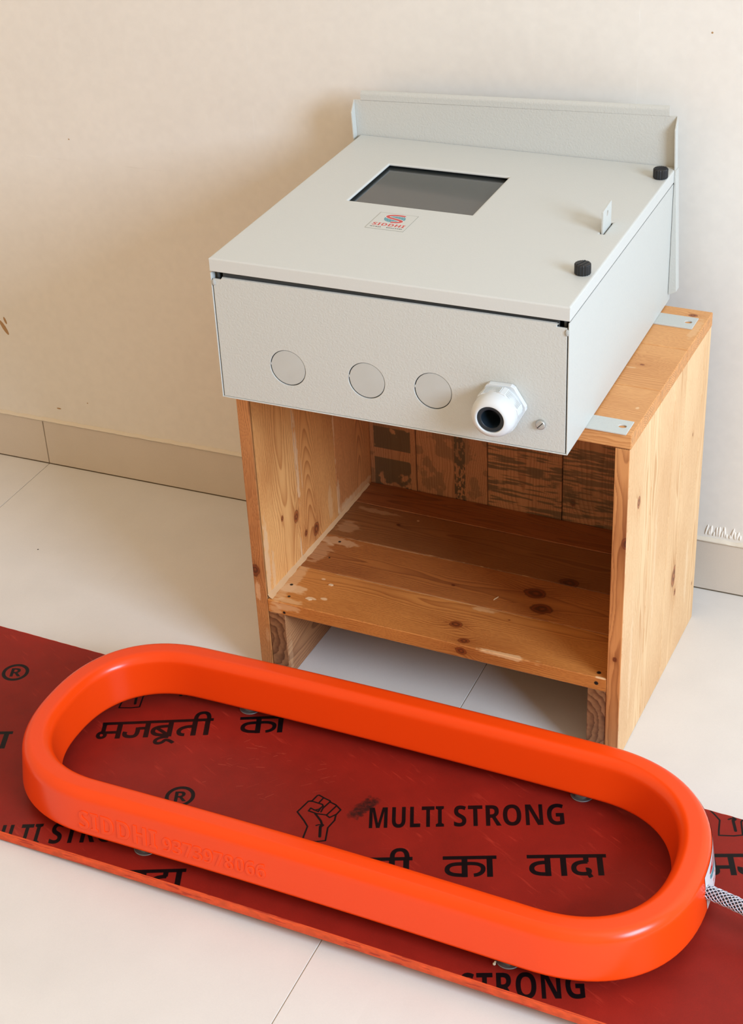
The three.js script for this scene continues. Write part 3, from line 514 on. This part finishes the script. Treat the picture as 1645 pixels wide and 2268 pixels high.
  for (let i = 0; i <= M; i++) { const u = mix(U0, U1, i / M); prof.forEach(([v, y], k) => { const rag = k < 2 || k > 5 ? (fbm(u * 400, k > 4 ? 9 : 1, 95, 3) - 0.5) * 0.0011 : 0; C.push(u, y + bow(u) - Math.abs(rag) * 0.5, v + rag); CU.push(u * 1.1, k / 3.5); }); }
  for (let i = 0; i < M; i++) for (let k = 0; k < 8; k++) { const a = i * 8 + k, b = i * 8 + (k + 1) % 8; CI.push(a, a + 8, b, b, a + 8, b + 8); }
  for (const e of [0, M * 8]) for (let k = 1; k < 7; k++) e ? CI.push(e, e + k, e + k + 1) : CI.push(e, e + k + 1, e + k);
  const cg = new THREE.BufferGeometry(); cg.setAttribute('position', new THREE.Float32BufferAttribute(C, 3)); cg.setAttribute('uv', new THREE.Float32BufferAttribute(CU, 2)); cg.setIndex(CI);
  part('plywood_core', toCreasedNormals(cg, 0.6), std({ map: edgeTex, roughness: 0.75, side: THREE.DoubleSide }), ply, 'orange painted sawn edge');
}

// ---------------------------------------------------------------- orange racetrack-shaped sensor ring
const RG = { x: -0.13159, z: 0.59224, yaw: -0.04378, L: 0.25102, R: 0.14747, w: 0.03807, h: 0.05649, y0: 0.03994, tx: 0.02107, tz: 0.00529, bend: -0.04495, sh: 0.04797, dr: -0.00739, sup: 0.86124, tw: -0.01328 };
const ring = thing('sensor_ring', 'large bright orange plastic racetrack-shaped ring bolted above the red plywood sheet', 'sensor ring', [RG.x, 0, RG.z], RG.yaw);
function ringPoint(c, s, flat, rad, y) { // c, s: cos and sin round the end; flat in -1..1 along the straight sides
  const u = flat * RG.L + rad * Math.sign(c) * Math.pow(Math.abs(c), RG.sup), v = rad * Math.sign(s) * Math.pow(Math.abs(s), RG.sup);
  return [u + RG.sh * v, RG.y0 + y + RG.tx * u + RG.tz * v + RG.bend * u * u + RG.tw * u * v, v];
}
const orange = phys({ color: new THREE.Color(0.93, 0.064, 0.004), roughness: 0.24, specularIntensity: 0.75 });
{
  const prof = [], add = (o, y) => prof.push([o, y]); // o: 0 = outer wall .. 1 = inner wall, y height
  const rT = 0.0125, rB = 0.006, w = RG.w, h = RG.h;
  const arc = (cx, cy, r, a0, a1, n) => { for (let i = 0; i <= n; i++) { const a = a0 + (a1 - a0) * i / n; add(cx + Math.cos(a) * r, cy + Math.sin(a) * r); } };
  arc(-rB, rB, rB, -Math.PI / 2, 0, 5); for (let i = 1; i < 8; i++) add(0, mix(rB, h - rT, i / 8)); arc(-rT, h - rT, rT, 0, Math.PI / 2, 9);
  arc(-w + rT, h - rT, rT, Math.PI / 2, Math.PI, 9); for (let i = 1; i < 8; i++) add(-w, mix(h - rT, rB, i / 8)); arc(-w + rB, rB, rB, Math.PI, Math.PI * 1.5, 5);
  const stations = [], n = 48, m = 40;
  for (let i = 0; i <= n; i++) { const t = -Math.PI / 2 + Math.PI * i / n; stations.push([Math.cos(t), Math.sin(t), 1]); }
  for (let i = 1; i < m; i++) stations.push([0, 1, 1 - 2 * i / m]);
  for (let i = 0; i <= n; i++) { const t = Math.PI / 2 + Math.PI * i / n; stations.push([Math.cos(t), Math.sin(t), -1]); }
  for (let i = 1; i < m; i++) stations.push([0, -1, -1 + 2 * i / m]);
  const K = prof.length, S = stations.length, P = [], I = [];
  for (const [c, s, f] of stations) for (const [o, y] of prof) { const side = 1 + 2 * o / w; P.push(...ringPoint(Math.abs(c) < 1e-9 ? 0 : c, s, f, RG.R + o + RG.dr * (y / h - 0.5) * side, y)); }
  for (let i = 0; i < S; i++) for (let k = 0; k < K; k++) { const a = i * K + k, b = ((i + 1) % S) * K + k, a2 = i * K + (k + 1) % K, b2 = ((i + 1) % S) * K + (k + 1) % K; I.push(a, a2, b, b, a2, b2); }
  const g = new THREE.BufferGeometry(); g.setAttribute('position', new THREE.Float32BufferAttribute(P, 3)); g.setIndex(I); g.computeVertexNormals();
  part('ring_body', g, orange, ring);
  // raised lettering on the front side
  const font = await new FontLoader().loadAsync('fonts/droid/droid_sans_bold.typeface.json');
  const letters = (t, u0, u1, b0, b1, cap) => {
    const q = new TextGeometry(t, { font, size: 1, depth: 0.0022, curveSegments: 5, bevelEnabled: true, bevelThickness: 0.0005, bevelSize: 0.016, bevelOffset: -0.016, bevelSegments: 2 });
    q.computeBoundingBox(); const bb = q.boundingBox, X = q.attributes.position;
    for (let i = 0; i < X.count; i++) {
      const s = (X.getX(i) - bb.min.x) / (bb.max.x - bb.min.x), u = mix(u0, u1, s), y = mix(b0, b1, s) + cap * (X.getY(i) - bb.min.y) / (bb.max.y - bb.min.y), z = X.getZ(i);
      const p = ringPoint(0, 1, u / RG.L, RG.R + RG.dr * (y / RG.h - 0.5) - 0.0018 + z, y); X.setXYZ(i, ...p);
    }
    q.computeVertexNormals(); return q;
  };
  part('raised_lettering', merge([letters('SIDDHI', -0.262, -0.162, 0.0105, 0.0115, 0.0235), letters('9373978066', -0.155, -0.03, 0.0115, 0.014, 0.0185)]), orange, ring, 'raised moulded letters and number in the same orange');
  // sticker wrapped round the right end
  const c = document.createElement('canvas'); c.width = 400; c.height = 300; const x = c.getContext('2d'); x.fillStyle = '#dedcdc'; x.fillRect(0, 0, 400, 300); logo(x, 125, 120, 0.72); x.fillStyle = '#c8342f'; x.font = 'bold 64px sans-serif'; x.textAlign = 'center'; x.fillText('SIDDHI', 170, 272, 300);
  const SP = [], SU = [], SI = [], a0 = 0.02, a1 = -0.95;
  for (let i = 0; i <= 24; i++) for (let k = 0; k <= 6; k++) { const t = mix(a0, a1, i / 24), y = mix(0.006, 0.046, k / 6), p = ringPoint(Math.cos(t), Math.sin(t), 1, RG.R + 0.0004 + RG.dr * (y / RG.h - 0.5), y); SP.push(...p); SU.push(i / 24, k / 6); if (i < 24 && k < 6) { const q = i * 7 + k; SI.push(q, q + 7, q + 1, q + 1, q + 7, q + 8); } }
  const sg = new THREE.BufferGeometry(); sg.setAttribute('position', new THREE.Float32BufferAttribute(SP, 3)); sg.setAttribute('uv', new THREE.Float32BufferAttribute(SU, 2)); sg.setIndex(SI); sg.computeVertexNormals();
  part('name_sticker', sg, std({ map: canvasTex(c), roughness: 0.4, side: THREE.DoubleSide }), ring, 'white sticker reading SIDDHI on the end');
  // feet: bolt, nut and washer between ring and sheet
  const zinc = std({ color: new THREE.Color('#8d979b'), metalness: 0.75, roughness: 0.42 });
  for (const [u, s] of [[-0.192, 1], [-0.193, -1], [0.229, -1], [0.232, 1]]) {
    const v = s * (RG.R - RG.w / 2), p = ringPoint(0, s, u / RG.L, RG.R - RG.w / 2, 0.001);
    // sheet height below: ring frame -> world -> sheet frame
    const wx = RG.x + Math.cos(RG.yaw) * p[0] + Math.sin(RG.yaw) * p[2], wz = RG.z - Math.sin(RG.yaw) * p[0] + Math.cos(RG.yaw) * p[2], base = PT + bow(Math.cos(PYAW) * wx - Math.sin(PYAW) * (wz - PZ)), H = p[1] - base;
    const b = new THREE.Group(); b.name = 'mounting_bolt'; ring.add(b); b.position.set(p[0], base, p[2]);
    const wg = new THREE.LatheGeometry([[0, 0], [0.0128, 0], [0.0132, 0.0005], [0.0128, 0.0019], [0.005, 0.002]].map(q => new THREE.Vector2(...q)), 40); part('washer', wg, zinc, b);
    const nut = new THREE.CylinderGeometry(0.0098, 0.0098, 0.0062, 6); nut.rotateY(0.4); nut.translate(0, 0.0051, 0); part('nut', nut, zinc, b);
    const shaft = new THREE.CylinderGeometry(0.005, 0.005, H + 0.004, 20); shaft.translate(0, (H + 0.004) / 2, 0); part('shaft', shaft, zinc, b);
  }
  // braided cable leaving the right end
  const wl = (x, y, z) => { const dx = x - RG.x, dz = z - RG.z, c2 = Math.cos(RG.yaw), s2 = Math.sin(RG.yaw); return new THREE.Vector3(c2 * dx - s2 * dz, y, s2 * dx + c2 * dz); };
  const path = new THREE.CatmullRomCurve3([wl(0.243, 0.0665, 0.609), wl(0.266, 0.066, 0.6103), wl(0.3047, 0.064, 0.6173), wl(0.36, 0.057, 0.632), wl(0.43, 0.045, 0.657), wl(0.52, 0.0335, 0.69), wl(0.58, 0.0292, 0.71)]);
  const cable = part('braided_cable', new THREE.TubeGeometry(path, 90, 0.0066, 18), std({ color: new THREE.Color('#171a24'), roughness: 0.6 }), ring, 'dark cable in a silver braided sleeve');
  const fr = path.computeFrenetFrames(360), st = [], nS = 10;
  for (const dir of [1, -1]) for (let k = 0; k < nS; k++) {
    const pts = []; for (let i = 0; i <= 360; i++) { const a = k / nS * Math.PI * 2 + dir * i / 360 * 44, o = path.getPointAt(i / 360), r = 0.0069 + 0.0003 * Math.sin(i * 0.7 + k + dir); pts.push(o.clone().addScaledVector(fr.normals[i], Math.cos(a) * r).addScaledVector(fr.binormals[i], Math.sin(a) * r)); }
    st.push(new THREE.TubeGeometry(new THREE.CatmullRomCurve3(pts), 360, 0.00058, 5));
  }
  const br = part('braid_strands', merge(st), std({ color: new THREE.Color('#c9c8d2'), metalness: 0.35, roughness: 0.4 }), cable); br.userData.kind = 'stuff';
}

// ---------------------------------------------------------------- small debris
{
  const chipMat = std({ color: new THREE.Color('#e2c096'), roughness: 0.8 });
  const chip = (u, v, l, w, turn, label) => { const s = shapeFrom([[-l / 2, 0], [-l * 0.2, w * 0.5], [l * 0.3, w * 0.3], [l / 2, -w * 0.2], [l * 0.1, -w * 0.5]]), g = new THREE.ExtrudeGeometry(s, { depth: 0.0008, bevelEnabled: true, bevelThickness: 0.0002, bevelSize: 0.0002, bevelSegments: 1 }); g.rotateX(-Math.PI / 2);
    const c2 = Math.cos(-0.03127), s2 = Math.sin(-0.03127), m = part('wood_chip', g, chipMat, scene); m.name = numbered('wood_chip'); m.position.set(0.10946 + c2 * u + s2 * v, SH + 0.0003, 0.37612 - s2 * u + c2 * v); m.rotation.set(0.0, turn, 0.0); tag(m, label, 'wood chip'); };
  chip(-0.402, -0.018, 0.009, 0.005, 0.1, 'pale wood chip near the front left corner of the shelf, the larger one');
  chip(-0.39, -0.055, 0.006, 0.004, 0.4, 'pale wood chip on the shelf just behind the larger front chip');
  chip(-0.19, -0.102, 0.009, 0.0012, 1.2, 'thin pale splinter lying near the middle of the shelf');
  const bead = part('white_crumb', merge([new THREE.SphereGeometry(0.0017, 12, 8).translate(0, 0.0016, 0), new THREE.SphereGeometry(0.0011, 10, 8).translate(0.0006, 0.0036, -0.001)]), std({ color: new THREE.Color('#e3d9bd'), roughness: 0.6 }), scene);
  bead.name = 'white_crumb'; bead.position.set(0.0895, PT + bow(0.09), 0.7425); tag(bead, 'tiny cream crumb on the red plywood beside the front right bolt', 'crumb');
}
renderer.render(scene, camera);
